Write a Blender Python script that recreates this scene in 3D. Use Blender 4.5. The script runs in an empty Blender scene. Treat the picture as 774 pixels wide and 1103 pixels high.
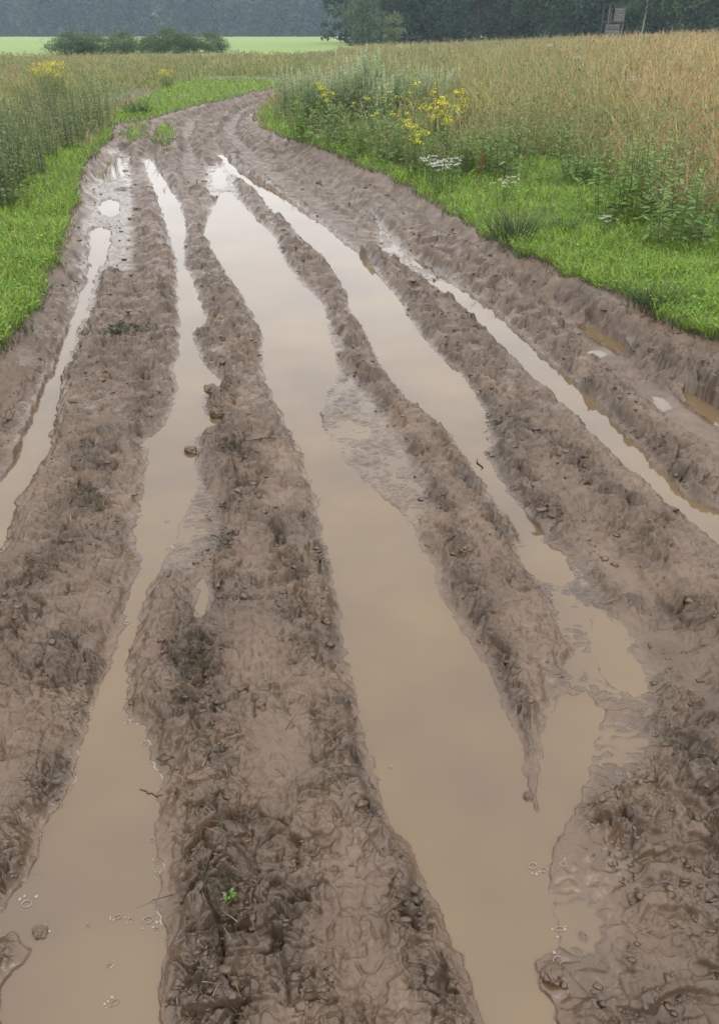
import bpy, math, random
import numpy as np
from mathutils import Vector
rng = np.random.default_rng(11); random.seed(11)
sc = bpy.context.scene; C = sc.collection
R = math.radians
# ------------------------------------------------------------------ camera
CAM_H = 1.65; FOV = 66.0; F = 551.5/math.tan(R(FOV/2)); HZ = 34.0
PITCH = math.atan((551.5-HZ)/F)
cd = bpy.data.cameras.new('camera'); cam = bpy.data.objects.new('camera', cd); C.objects.link(cam)
cam.location = (0, 0, CAM_H); cam.rotation_euler = (math.pi/2-PITCH, 0, 0)
cd.sensor_fit = 'VERTICAL'; cd.angle = R(FOV); cd.angle_y = R(FOV); cd.clip_end = 4000; cd.clip_start = 0.02
sc.camera = cam
def at(px, py, z=0.0):
    """photo coordinates (774 x 1103) -> point of the level z"""
    px = np.asarray(px, float); py = np.asarray(py, float)
    a = (px-387)/F; b = (551.5-py)/F
    dy = math.cos(PITCH)+b*math.sin(PITCH); dz = -math.sin(PITCH)+b*math.cos(PITCH)
    t = (z-CAM_H)/dz
    return np.stack([a*t, dy*t], -1)
def poly(pts, z=0.0):
    p = np.array(pts, float); return at(p[:, 0], p[:, 1], z)
def atd(px, d):
    """x of the photo column px at distance d, for far things near the horizon"""
    return (px-387)/F*(d*math.cos(PITCH)+CAM_H*math.sin(PITCH))
# ------------------------------------------------------------------ noise
def _h(ix, iy, s):
    n = (ix.astype(np.int64)*374761393+iy.astype(np.int64)*668265263+s*2147483647) & 0xffffffff
    n = ((n ^ (n >> 13))*1274126177) & 0xffffffff
    return (n ^ (n >> 16)) & 0xffff
def perlin(x, y, s=0):
    x0 = np.floor(x); y0 = np.floor(y); fx = x-x0; fy = y-y0
    u = fx*fx*fx*(fx*(fx*6-15)+10); v = fy*fy*fy*(fy*(fy*6-15)+10)
    def g(ox, oy):
        a = _h(x0+ox, y0+oy, s)*(2*math.pi/65536)
        return np.cos(a)*(fx-ox)+np.sin(a)*(fy-oy)
    return 1.5*((g(0, 0)*(1-u)+g(1, 0)*u)*(1-v)+(g(0, 1)*(1-u)+g(1, 1)*u)*v)
def fbm(x, y, sc_, o=3, s=0):
    r = 0; a = 1; f = 1/sc_; t = 0
    for i in range(o):
        r = r+a*perlin(x*f+i*17.3, y*f-i*9.1, s+i*7); t += a; a *= .5; f *= 2.03
    return r/t
def worley(x, y, s=0):
    """cell edge distance (F2-F1), a random number per cell and a random tilt across the cell"""
    x0 = np.floor(x); y0 = np.floor(y); f1 = np.full(x.shape, 9.0); f2 = f1.copy(); c = np.zeros(x.shape); tl = np.zeros(x.shape)
    for ox in (-1, 0, 1):
        for oy in (-1, 0, 1):
            px_ = _h(x0+ox, y0+oy, s)/65536; py_ = _h(x0+ox, y0+oy, s+5)/65536
            dx = x-x0-ox-px_; dy = y-y0-oy-py_; d = np.hypot(dx, dy); m = d < f1
            f2 = np.where(m, f1, np.minimum(f2, d)); f1 = np.where(m, d, f1); h_ = _h(x0+ox, y0+oy, s+9)/65536; c = np.where(m, h_, c); tl = np.where(m, dx*np.cos(h_*40)+dy*np.sin(h_*40), tl)
    return f2-f1, c, tl
def sstep(a, b, x):
    t = np.clip((x-a)/(b-a), 0, 1); return t*t*(3-2*t)
# ------------------------------------------------------------------ polygons
def sdf(poly_, X, Y, pad):
    """signed distance (negative inside), 9 beyond pad"""
    D = np.full(X.shape, 9.0)
    lo = poly_.min(0)-pad; hi = poly_.max(0)+pad
    idx = np.nonzero((X > lo[0]) & (X < hi[0]) & (Y > lo[1]) & (Y < hi[1]))[0]
    A = poly_; B = np.roll(poly_, -1, 0)
    for k in range(0, len(idx), 40000):
        j = idx[k:k+40000]; x = X[j]; y = Y[j]
        best = np.full(len(j), 1e9); ins = np.zeros(len(j), bool)
        for (ax, ay), (bx, by) in zip(A, B):
            ex = bx-ax; ey = by-ay; wx = x-ax; wy = y-ay
            t = np.clip((wx*ex+wy*ey)/(ex*ex+ey*ey+1e-12), 0, 1)
            qx = wx-ex*t; qy = wy-ey*t
            best = np.minimum(best, qx*qx+qy*qy)
            c = (ay > y) != (by > y)
            if c.any():
                ins ^= c & (x < (bx-ax)*(y-ay)/(by-ay+1e-12)+ax)
        D[j] = np.sqrt(best)*np.where(ins, -1, 1)
    return np.minimum(D, 9.0)
def linedist(pl, X, Y, pad):
    D = np.full(X.shape, 9.0); S = np.zeros(X.shape); SD = np.zeros(X.shape)
    lo = pl.min(0)-pad; hi = pl.max(0)+pad
    j = np.nonzero((X > lo[0]) & (X < hi[0]) & (Y > lo[1]) & (Y < hi[1]))[0]
    if not len(j): return D, S, SD
    x = X[j]; y = Y[j]; best = np.full(len(j), 81.0); s = np.zeros(len(j)); sd = np.zeros(len(j)); acc = 0
    for (ax, ay), (bx, by) in zip(pl[:-1], pl[1:]):
        ex = bx-ax; ey = by-ay; L = math.hypot(ex, ey); wx = x-ax; wy = y-ay
        t = np.clip((wx*ex+wy*ey)/(L*L), 0, 1)
        q = (wx-ex*t)**2+(wy-ey*t)**2; m = q < best
        best[m] = q[m]; s[m] = acc+t[m]*L; sd[m] = ((wx*ey-wy*ex)/L)[m]; acc += L
    D[j] = np.sqrt(best); S[j] = s; SD[j] = sd
    return D, S, SD
Z_ROAD = 0.15
PUD = [poly(p) for p in [
 # far left rut
 [(109,217),(118,214),(128,217),(131,224),(127,232),(117,235),(108,232),(105,225)],
 [(96,248),(107,245),(119,247),(121,256),(117,272),(113,287),(104,288),(95,283),(93,268)],
 [(95,286),(106,287),(99,318),(86,352),(76,385),(68,402),(58,400),(68,368),(82,330)],
 [(60,398),(70,402),(62,440),(53,490),(38,512),(25,531),(14,560),(5,585),(-10,612),(-80,700),(-150,700),(-60,600),(-20,540),(3,516),(14,497),(24,470),(36,446),(48,415)],
 # second rut
 [(156,173),(163,171),(168,178),(178,194),(189,211),(196,228),(201,246),(198,266),(199,286),(208,300),(211,312),(217,328),(222,342),(219,352),(205,358),(212,375),(219,392),(232,402),(238,416),(222,424),(220,446),(236,456),(209,472),(213,500),(214,521),(202,546),(189,581),(176,612),(164,634),(153,655),(144,680),(139,702),(138,735),(139,774),(158,781),(166,808),(173,844),(171,869),(169,909),(174,945),(168,970),(175,995),(176,1025),(171,1055),(174,1103),(182,1180),(10,1180),(8,1103),(4,1060),(18,1045),(24,1030),(10,1005),(-30,1015),(-60,1005),(0,980),(20,963),(40,929),(55,879),(70,855),(81,834),(93,788),(103,758),(116,727),(126,692),(141,642),(150,604),(146,571),(149,552),(161,498),(158,484),(147,478),(160,470),(174,464),(186,438),(191,420),(186,400),(193,380),(193,350),(190,310),(191,291),(188,274),(184,259),(179,241),(166,206)],
 # broad middle rut
 [(237,208),(247,206),(260,219),(272,231),(284,243),(297,256),(302,270),(308,284),(322,302),(338,318),(348,327),(352,345),(355,361),(362,380),(366,402),(354,425),(346,446),(352,470),(374,500),(402,527),(437,556),(455,588),(470,620),(482,650),(497,678),(512,706),(535,744),(552,775),(562,796),(567,830),(570,868),(574,872),(578,830),(584,796),(592,768),(604,748),(632,744),(652,770),(642,800),(634,828),(625,868),(612,890),(600,912),(590,932),(592,955),(600,990),(604,1008),(592,1022),(574,1042),(578,1066),(592,1092),(618,1150),(560,1190),(540,1140),(520,1100),(507,1060),(495,1030),(480,997),(462,962),(443,930),(430,902),(414,865),(404,832),(392,795),(383,762),(376,722),(369,690),(362,652),(356,618),(350,590),(344,566),(337,528),(326,490),(312,464),(300,440),(290,418),(281,398),(284,364),(275,345),(262,322),(250,303),(239,286),(227,266),(219,251),(224,236)],
 # branch right of the middle rut
 [(237,167),(243,166),(252,178),(270,191),(290,203),(310,216),(330,231),(350,244),(370,261),(388,274),(404,291),(418,309),(434,327),(441,343),(452,361),(470,380),(495,400),(508,421),(520,440),(527,456),(531,470),(525,490),(535,511),(545,527),(556,542),(572,560),(588,576),(580,590),(566,588),(557,574),(545,556),(528,534),(512,509),(496,483),(480,461),(460,446),(440,431),(425,414),(412,399),(404,380),(397,364),(390,350),(378,338),(372,312),(348,276),(335,266),(322,256),(308,236),(292,228),(277,206),(258,193),(243,181)],
 # right rut
 [(459,303),(480,303),(500,315),(525,328),(545,348),(565,366),(586,388),(607,402),(622,417),(638,431),(652,446),(667,461),(686,481),(707,502),(720,515),(732,527),(742,538),(755,545),(775,551),(860,575),(880,640),(830,636),(776,592),(747,567),(727,549),(706,532),(686,514),(666,497),(651,480),(636,466),(618,447),(600,431),(583,415),(567,401),(555,388),(533,366),(510,343),(488,322)],
 # small ones
 [(556,588),(582,584),(612,600),(618,622),(604,634),(582,628),(566,610)],
 [(630,664),(650,660),(674,690),(692,722),(697,746),(678,754),(652,742),(638,706)],
 [(626,350),(640,354),(660,364),(678,378),(670,382),(650,372),(634,362)],
 [(731,419),(745,424),(762,434),(790,448),(820,470),(800,470),(770,456),(748,442)],
 [(630,378),(640,378),(648,381),(641,387),(634,384)],
 [(704,428),(712,430),(719,438),(714,441),(706,434)],
 [(208,628),(216,622),(223,640),(222,662),(214,660),(208,645)],
 [(228,186),(238,180),(246,196),(240,206),(230,202)],
 [(95,170),(118,164),(134,172),(134,190),(118,196),(96,192)],
 [(172,164),(184,162),(186,170),(176,174)],
]]
SHAL = [poly(p) for p in [
 [(330,440),(375,400),(400,430),(425,462),(452,505),(462,550),(440,560),(405,520),(360,505),(335,480)],
 [(565,588),(590,578),(622,604),(648,655),(690,722),(704,770),(690,812),(645,850),(600,800),(590,760),(612,700),(592,645)],
 [(86,172),(140,162),(142,204),(90,208)],
 [(222,176),(248,176),(256,214),(226,214)],
 [(92,284),(114,284),(106,320),(90,360),(72,404),(58,404),(74,350)],
 [(400,228),(432,266),(515,320),(500,330),(452,300),(410,268)],
 [(655,930),(668,925),(672,945),(660,950)],
 [(190,582),(214,522),(236,545),(240,590),(214,620),(190,610)],
 [(582,935),(620,905),(650,930),(660,1000),(640,1085),(600,1085),(596,1010)],
 [(92,206),(140,206),(140,292),(88,294)],
 [(322,300),(352,345),(372,380),(352,372),(330,330)],
]]
SH_OFF = [.0055, .002, .006, .005, .005, .005, .004, .005, .007, .016, .005]
DRY = [(poly(p, .05), dp, w) for p, dp, w in [
 ([(520,262),(575,305),(630,352),(690,402),(750,448),(830,510)], .075, .13),
 ([(300,165),(350,196),(400,240),(450,285)], .06, .12),
 ([(70,285),(45,345),(20,400),(-20,470)], .05, .10),
 ([(250,130),(232,150),(240,166)], .05, .16), ([(190,135),(160,160),(156,172)], .05, .14),
 ([(300,101),(240,113),(207,127),(198,148),(214,200)], .10, .13), ([(298,105),(262,117),(247,135),(262,165),(330,212),(400,264)], .09, .12), ([(250,150),(300,178),(360,225),(425,272)], .08, .11),
 ([(420,205),(480,245),(545,285)], .06, .12), ([(120,150),(112,185),(88,250)], .06, .12), ([(170,150),(140,210),(140,300)], .05, .12),
 ([(640,560),(690,632),(740,712),(800,800)], .04, .10),
]]
CHURN = [(poly(p, .06), w) for p, w in [
 ([(228,420),(246,470),(240,530),(228,620),(205,700),(212,800),(232,900),(240,1000),(222,1110)], .10),
 ([(345,570),(372,740),(398,850),(438,960),(480,1070)], .05),
 ([(385,380),(415,430),(440,470),(480,540),(500,610),(530,690),(553,770),(567,850)], .06),
 ([(470,455),(512,520),(548,575)], .04),
 ([(540,470),(560,520),(600,580),(640,640),(680,720),(745,800)], .10), ([(690,640),(790,665)], .09),
 ([(600,385),(680,455),(745,515)], .09), ([(450,340),(530,430),(620,490),(700,560)], .09),
 ([(110,460),(88,545),(40,610)], .13), ([(112,740),(78,800),(40,880),(6,950)], .09), ([(0,650),(60,700),(95,725)], .13), ([(190,300),(150,420),(160,470)], .10),
 ([(205,320),(235,400),(256,470),(270,520)], .10), ([(285,262),(345,318),(375,370),(400,410)], .10),
 ([(540,275),(605,315),(690,376),(790,430)], .13), ([(650,800),(672,860),(668,900)], .07), ([(770,760),(790,860),(810,980)], .10), ([(300,560),(318,640),(335,700)], .07), ([(260,870),(330,930),(300,1010),(340,1060)], .06),
]]
TREAD = [(poly(p, .03), w, a) for p, w, a in [
 ([(738,1160),(740,1060),(737,980),(728,900),(706,820)], .125, .016),
 ([(80,300),(62,350),(30,430),(0,480)], .12, .010),
 ([(250,1150),(262,1000),(275,860),(290,740)], .11, .006),
]]
ROAD = poly([(300,95),(242,107),(191,119),(161,129),(126,134),(121,150),(91,176),(83,216),(76,241),(65,281),(55,291),(40,332),(0,384),
 (-120,480),(-500,1000),(-700,1600),(1400,1600),(1200,700),(900,440),(774,374),(711,344),(666,318),(601,292),(535,262),(485,228),(414,190),(384,182),(342,162),(302,150),(280,138),(272,124),(302,107)], Z_ROAD)
ROAD = np.vstack([ROAD, [[8, 26.0], [26, 31], [26, 33.5], [8, 29.0]]])
TONGUE = [poly(p, .1) for p in [[(170,140),(183,138),(188,158),(176,165),(168,155)], [(132,146),(160,136),(158,150),(140,158)]]]
VERGE = [poly(p, .15) for p in [
 [(-90,480),(0,386),(40,334),(65,283),(80,240),(92,190),(118,152),(130,134),(112,140),(96,165),(62,180),(38,212),(16,232),(-40,260),(-120,330)],
 [(118,138),(161,131),(242,109),(306,97),(330,86),(230,84),(176,94),(150,112),(125,122)],
 [(405,190),(485,230),(601,294),(711,346),(774,376),(900,450),(960,380),(860,290),(774,258),(720,243),(668,232),(645,205),(610,178),(575,182),(540,196),(500,206),(450,186)],
 [(272,122),(300,150),(342,163),(410,190),(400,176),(350,156),(310,140),(298,120)]]]
def terrain(X, Y, sp, detail=True):
    """height, mud mask, wetness, nearest puddle, depth below water level"""
    X = X.astype(float); Y = Y.astype(float); shp = X.shape; X = X.ravel(); Y = Y.ravel(); sp = np.broadcast_to(sp, X.shape)
    zone = (Y < 36) & (np.abs(X) < 30)
    churn = np.zeros(X.shape); h = np.zeros(X.shape); mud = np.zeros(X.shape); wet = np.zeros(X.shape); near = np.full(X.shape, -1)
    # open land
    r = np.hypot(X, Y)
    land = .17+.05*fbm(X, Y, 1.6, 3, 3)+.12*fbm(X, Y, 9, 2, 5)
    land += .036*np.maximum(X-3, 0)*sstep(5, 25, Y)*np.exp(-np.maximum(X-45, 0)/40)*np.exp(-np.maximum(Y-140,0)/120)
    land -= .25*sstep(30, 80, Y)*sstep(4, -20, X)
    h[:] = land; j = np.nonzero(zone)[0]
    x = X[j]; y = Y[j]; s = sp[j]
    far = np.clip((y-6)/14, 0, 1)
    wa = .028*(1+2*far)
    xw = x+wa*fbm(x, y, .16, 3, 21)+.010*fbm(x, y, .035, 2, 22); yw = y+wa*1.3*fbm(x, y, .16, 3, 23)+.010*fbm(x, y, .035, 2, 24)
    E = -sdf(ROAD, xw+.11*fbm(x, y, .35, 3, 27), yw, .6); E = np.where(E < -5, -9, E)
    big = (sdf(ROAD, x, y, .01) < 0)
    E = np.where((E == -9) & big, 9, E)
    for T in TONGUE: E = np.minimum(E, sdf(T, xw+.2*fbm(x, y, .3, 2, 29), yw, .5))
    D = np.full(x.shape, 9.0); nr = np.full(x.shape, -1)
    for i, P in enumerate(PUD):
        d = sdf(P, xw, yw, .7); m = d < D; D[m] = d[m]; nr[m] = i
    SH = np.full(x.shape, 9.0)
    SHS = [sdf(P, xw, yw, .25) for P in SHAL]
    for q_ in SHS: SH = np.minimum(SH, q_)
    Dp = np.maximum(D, 0)
    out = .029*(1-np.exp(-Dp/.12))+.016*sstep(0, .06, Dp)
    out += .019*np.exp(-((Dp-.085)/.05)**2)*np.clip(.55+1.1*fbm(x, y, .22, 2, 31), 0, 1.4)
    out += .030*fbm(x, y, .9, 2, 33)*sstep(.05, .4, Dp)
    right = sstep(.2, 1.2, x)
    out += (.035+.050*right)*np.exp(-np.maximum(E, 0)/.35)
    ins = -.065*(1-np.exp(np.minimum(D, 0)/.09))-.0015+.010*fbm(x, y, .045, 3, 97)*np.exp(np.minimum(D, 0)/.05)
    for pl, dp, w in DRY:
        ld, _, _ = linedist(pl, xw, yw, w*4)
        out = np.where(ld < 8, out-dp*np.exp(-(ld/w)**2)+dp*.45*np.exp(-((ld-1.9*w)/(.6*w))**2), out)
    det = np.zeros(x.shape); tm = np.zeros(x.shape); K = np.zeros(x.shape)
    if detail:
        # travel direction fans out slowly from the viewer
        M = np.clip(.55+1.0*fbm(x, y, .38, 2, 41)+.25*np.exp(-((Dp-.08)/.08)**2), .12, 1.25)
        def att(scale): return np.clip(scale/(2.2*s)-.3, 0, 1)
        ux = x+.030*fbm(x, y, .09, 2, 51); uy = y+.030*fbm(x, y, .09, 2, 52)
        b1 = np.abs(perlin(ux/.125, uy/.095, 61)); b2 = np.abs(perlin(ux/.058, uy/.042, 62)); b3 = np.abs(perlin(ux/.023, uy/.017, 63))
        det = M*(.034*(b1-.25)*att(.1)+.015*(b2-.25)*att(.05)+.003*(b3-.25)*att(.02))
        K = .55*sstep(.05, .40, fbm(x, y, .30, 2, 43)+.22*np.exp(-((Dp-.07)/.06)**2))
        kn = .95+1.7*fbm(x, y, .13, 3, 44)
        for pl, w in CHURN:
            ld, _, _ = linedist(pl, x, y, w*2.6); K = np.maximum(K, np.exp(-(ld/w)**2)*np.clip(kn, .08, 1.25))
        K = np.clip(np.maximum(K, np.clip(kn, .25, 1.1)*.85*sstep(2.0, 5.5, y)), 0, 1.15)
        det *= (.5+.35*K)
        e1, c1, t1 = worley(ux/.105, uy/.075, 65); e2, c2, t2 = worley(ux/.048+.4*perlin(x/.05, y/.05, 69), uy/.034+.4*perlin(x/.05, y/.05, 70), 66)
        e3, c3, t3 = worley(x/.016+.8*perlin(x/.03, y/.03, 67), y/.0105+.8*perlin(x/.03, y/.03, 68), 64)
        det += K*(1+.25*sstep(1.5, 4, y))*((c1-.4)*.022+t1*.026-.015*sstep(.20, 0, e1))*att(.07)
        det += (.15+K)*((c2-.5)*.005+t2*.009-.007*sstep(.20, 0, e2))*att(.03)
        det += K*((c3-.5)*.0022-.0025*sstep(.3, 0, e3))*att(.014)
        def ledge(n): f_ = n-np.floor(n); return np.where(f_ < .90, f_/.90, (1-f_)/.10)
        l1 = ledge(2.6*fbm(ux+.05*perlin(x/.07, y/.05, 45), uy, .17, 3, 46)); l2 = ledge(2.2*fbm(ux, uy/.8, .065, 2, 47)+.3)
        det += (.26+.62*K)*(.015*(l1-.5)*att(.06)+.004*(l2-.5)*att(.03))
        b0 = np.abs(perlin(ux/.19, uy/.14, 60)); det += K*(.031*(b0-.25)+.004*sstep(0, .3, K))*att(.14)
        lg = fbm(x, y, .06, 2, 71)
        det += .010*M*(sstep(.02, .10, lg)-.5)*att(.05)              # torn ledges
        lg2 = perlin(x/.03+3*fbm(x, y, .2, 2, 73), y/.022, 74)
        det += .0035*M*sstep(.15, .35, lg2)*att(.03)
        det += .006*perlin((x+.06*y)/.022, y/.19, 75)*att(.03)        # drag streaks
        det += .0012*fbm(x, y, .012, 2, 76)*att(.012)*(.4+M)
        det += (.5+far)*.020*fbm(x, y, .5, 2, 77)+far*(.06*fbm(x, y, .42, 3, 78)+.06*(np.abs(perlin(x/.30, y/.5, 80))-.25)+.07*(np.abs(perlin(x/.14, y/.30, 84))-.25))*sstep(.02, .15, Dp)
        for pl, w, a in TREAD:
            ld, S, SD = linedist(pl, x, y, w*2)
            ph = S/.085+.9*np.abs(SD)/w+1.1*fbm(x, y, .16, 3, 81)
            bar = (sstep(-.4, .7, np.sin(ph*2*math.pi))-.5)*np.clip(.75+1.6*fbm(x, y, .11, 2, 82), .05, 1.3)
            bw = sstep(w*1.35, w*.8, ld) if a > .015 else .35*sstep(w*1.35, w*.8, ld)
            det = np.where(ld < w*1.6, det*(1-.15*bw)+a*bar*bw, det)
            if a > .015: out = out*(1-.8*bw)+.0065*bw
            if a > .015: K = np.maximum(K, .7*bw*np.clip(kn, .1, 1))
            tm = np.maximum(tm, np.where(ld < 8, sstep(w*1.3, w*.6, ld), 0))
        out += det*sstep(-.004, .05, Dp)
        ins += .004*fbm(x, y, .06, 2, 79)+.0025*b2
    sh = .022*fbm(x, y, .22, 5, 91)+.012*np.abs(perlin(x/.05, y/.032, 92))-.0105+.006*K
    lo = np.maximum(out, -.003+.015*sstep(0, .07, Dp)+.45*np.maximum(det, -.02)*sstep(.05, .2, Dp))
    out = np.where(tm > .2, np.maximum(out, .0), lo)
    for q_, o_ in zip(SHS, SH_OFF): out = out+(sh+o_-out)*sstep(.07, -.03, q_)
    hm = np.where(D < 0, ins, out)
    # blend to the land at the road edge
    k = sstep(-.12, .22, E)
    lj = land[j]
    edge = lj
    h[j] = edge*(1-k)+hm*k
    mud[j] = sstep(-.06, .03, E)
    wet[j] = np.clip(np.exp(-Dp/.05)*.9+sstep(.06, -.04, SH), 0, 1)*k
    near[j] = nr; churn[j] = K*k*sstep(0, .02, Dp)
    return h.reshape(shp), mud.reshape(shp), wet.reshape(shp), near.reshape(shp), churn.reshape(shp)
def ground_z(x, y):
    x = np.atleast_1d(np.asarray(x, float)); y = np.atleast_1d(np.asarray(y, float))
    return terrain(x, y, .02, True)[0]
# ------------------------------------------------------------------ mesh helpers
def mesh_np(name, V, Q, mat=None, tint=None, smooth=True, attrs=None):
    me = bpy.data.meshes.new(name); V = np.ascontiguousarray(V, np.float32).reshape(-1, 3); Q = np.ascontiguousarray(Q, np.int32)
    k = Q.shape[1]
    me.vertices.add(len(V)); me.vertices.foreach_set('co', V.ravel())
    me.loops.add(Q.size); me.loops.foreach_set('vertex_index', Q.ravel())
    me.polygons.add(len(Q)); me.polygons.foreach_set('loop_start', np.arange(len(Q), dtype=np.int32)*k)
    me.polygons.foreach_set('use_smooth', np.full(len(Q), smooth))
    if tint is not None:
        a = me.attributes.new('tint', 'FLOAT_COLOR', 'POINT')
        c = np.ones((len(V), 4), np.float32); c[:, :3] = tint; a.data.foreach_set('color', c.ravel())
    for n, d in (attrs or {}).items():
        a = me.attributes.new(n, 'FLOAT', 'POINT'); a.data.foreach_set('value', np.ascontiguousarray(d, np.float32))
    me.update(calc_edges=True); me.validate()
    if mat: me.materials.append(mat)
    return me
def link(name, me, parent=None, **props):
    o = bpy.data.objects.new(name, me); C.objects.link(o)
    if parent: o.parent = parent
    for k, v in props.items(): o[k] = v
    return o
def thing(name, loc, label, cat, group=None, rz=0, s=1):
    o = bpy.data.objects.new(name, None); C.objects.link(o); o.location = loc; o.rotation_euler = (0, 0, rz); o.scale = (s, s, s)
    o['label'] = label; o['category'] = cat
    if group: o['group'] = group
    return o
def dup(root, loc, label, rz=0, s=1, sz=None):
    r = root.copy(); C.objects.link(r); r.location = loc; r.rotation_euler = (0, 0, rz); r.scale = (s, s, sz or s); r['label'] = label
    for ch in list(root.children):
        c = ch.copy(); C.objects.link(c); c.parent = r
    return r
class Geo:
    """collects quads with a colour each"""
    def __init__(s): s.V = []; s.Q = []; s.T = []; s.n = 0
    def add(s, V, Q, T):
        V = np.asarray(V, float).reshape(-1, 3); s.V.append(V); s.Q.append(np.asarray(Q)+s.n); s.T.append(np.broadcast_to(T, (len(V), 3))); s.n += len(V)
    def mesh(s, name, mat, smooth=False):
        return mesh_np(name, np.vstack(s.V), np.vstack(s.Q), mat, np.vstack(s.T), smooth)
def blades(g, P, H, W, az, lean, curl, col, n=3, tip=.12, tipcol=None):
    N = len(P); t = np.linspace(0, 1, n+1)[None, :]
    H = np.broadcast_to(H, N)[:, None]; W = np.broadcast_to(W, N)[:, None]; az = np.broadcast_to(az, N)[:, None]
    lean = np.broadcast_to(lean, N)[:, None]; curl = np.broadcast_to(curl, N)[:, None]
    off = H*(lean*t+curl*t*t); z = H*t*(1-.25*np.clip(curl, 0, 1.5)*t)
    cx = P[:, 0:1]+np.cos(az)*off; cy = P[:, 1:2]+np.sin(az)*off; cz = P[:, 2:3]+z
    sa = az+math.pi/2+rng.uniform(-.9, .9, (N, 1)); w = W*.5*((1-t)**.7*(1-tip)+tip)
    L = np.stack([cx-np.cos(sa)*w, cy-np.sin(sa)*w, cz], -1); Rr = np.stack([cx+np.cos(sa)*w, cy+np.sin(sa)*w, cz], -1)
    V = np.stack([L, Rr], 2).reshape(N, -1, 3)
    b = (np.arange(N)*(2*(n+1)))[:, None, None]; k = np.arange(n)[None, :, None]*2
    Q = (b+k+np.array([0, 1, 3, 2])[None, None, :]).reshape(-1, 4)
    col = np.broadcast_to(col, (N, 3))[:, None, :]
    if tipcol is None: T = np.broadcast_to(col, (N, 2*(n+1), 3))
    else:
        tt = np.repeat(t, 2, 1)[:, :, None]**1.5; T = col*(1-tt)+np.broadcast_to(tipcol, (N, 3))[:, None, :]*tt
    g.add(V, Q, T.reshape(-1, 3))
    return np.stack([cx[:, -1], cy[:, -1], cz[:, -1]], -1)
def leaves(g, P, dirs, L, W, col, fold=.15):
    N = len(P); d = dirs/np.linalg.norm(dirs, axis=1, keepdims=True)
    up = np.tile([0, 0, 1.0], (N, 1))+rng.normal(0, .45, (N, 3)); side = np.cross(d, up); side /= np.linalg.norm(side, axis=1, keepdims=True)+1e-9
    nn = np.cross(side, d); L = np.broadcast_to(L, N)[:, None]; W = np.broadcast_to(W, N)[:, None]
    m = P+d*L*.5
    V = np.stack([P, m+side*W*.5+nn*W*fold, P+d*L-nn*L*.08, m-side*W*.5+nn*W*fold], 1)
    Q = np.arange(N)[:, None]*4+np.array([[0, 1, 2, 3]])
    g.add(V, Q, np.repeat(np.broadcast_to(col, (N, 3)), 4, 0))
def tube(g, pts, rad, col, k=6):
    pts = np.asarray(pts, float); n = len(pts); a = np.arange(k)*2*math.pi/k
    V = []
    for i in range(n):
        d = pts[min(i+1, n-1)]-pts[max(i-1, 0)]; d = d/(np.linalg.norm(d)+1e-9)
        u = np.cross(d, [.3, .9, .1]); u /= np.linalg.norm(u); v = np.cross(d, u)
        V.append(pts[i]+rad[i]*(np.cos(a)[:, None]*u+np.sin(a)[:, None]*v))
    V = np.vstack(V); Q = []
    for i in range(n-1):
        for j in range(k): Q.append([i*k+j, i*k+(j+1) % k, (i+1)*k+(j+1) % k, (i+1)*k+j])
    g.add(V, np.array(Q), col)
def box(g, c, s, col, rot=0):
    V = np.array([[x, y, z] for z in (-.5, .5) for x, y in ((-.5, -.5), (.5, -.5), (.5, .5), (-.5, .5))])*np.array(s)
    ca, sa = math.cos(rot), math.sin(rot); V = np.stack([V[:, 0]*ca-V[:, 1]*sa, V[:, 0]*sa+V[:, 1]*ca, V[:, 2]], 1)+np.array(c)
    g.add(V, np.array([[0, 3, 2, 1], [4, 5, 6, 7], [0, 1, 5, 4], [1, 2, 6, 5], [2, 3, 7, 6], [3, 0, 4, 7]]), col)
def jit(col, n, a=.18, h=.06):
    c = np.asarray(col, float)*(1+rng.normal(0, a, (n, 1))); return np.clip(c*(1+rng.normal(0, h, (n, 3))), .004, .9)
# ------------------------------------------------------------------ materials
def newmat(name):
    m = bpy.data.materials.new(name); m.use_nodes = True; nt = m.node_tree; nt.nodes.clear()
    out = nt.nodes.new('ShaderNodeOutputMaterial'); return m, nt, out
def N(nt, t, **kw):
    n = nt.nodes.new(t)
    for k, v in kw.items(): setattr(n, k, v)
    return n
def noise(nt, co, scale, detail=4, rough=.55):
    n = N(nt, 'ShaderNodeTexNoise'); n.inputs['Scale'].default_value = scale; n.inputs['Detail'].default_value = detail; n.inputs['Roughness'].default_value = rough
    nt.links.new(co, n.inputs['Vector']); return n.outputs['Fac']
def ramp(nt, fac, stops):
    r = N(nt, 'ShaderNodeValToRGB'); e = r.color_ramp.elements
    while len(e) < len(stops): e.new(.5)
    for q, (p, c) in zip(e, stops): q.position = p; q.color = (*c, 1) if len(c) == 3 else c
    nt.links.new(fac, r.inputs['Fac']); return r.outputs['Color']
def mix(nt, f, a, b, t='RGBA'):
    m = N(nt, 'ShaderNodeMix', data_type=t); i = {'RGBA': (0, 6, 7, 2), 'FLOAT': (0, 2, 3, 0)}[t]
    for k, v in zip(i[:3], (f, a, b)):
        if hasattr(v, 'is_linked'): nt.links.new(v, m.inputs[k])
        else: m.inputs[k].default_value = v if not isinstance(v, tuple) else (*v, 1)
    return m.outputs[i[3]]
def attr(nt, name, out='Fac'):
    a = N(nt, 'ShaderNodeAttribute', attribute_name=name); return a.outputs[out]
def math_(nt, op, a, b=0.0):
    m = N(nt, 'ShaderNodeMath', operation=op)
    for k, v in enumerate((a, b)):
        if hasattr(v, 'is_linked'): nt.links.new(v, m.inputs[k])
        else: m.inputs[k].default_value = v
    return m.outputs[0]
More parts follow.
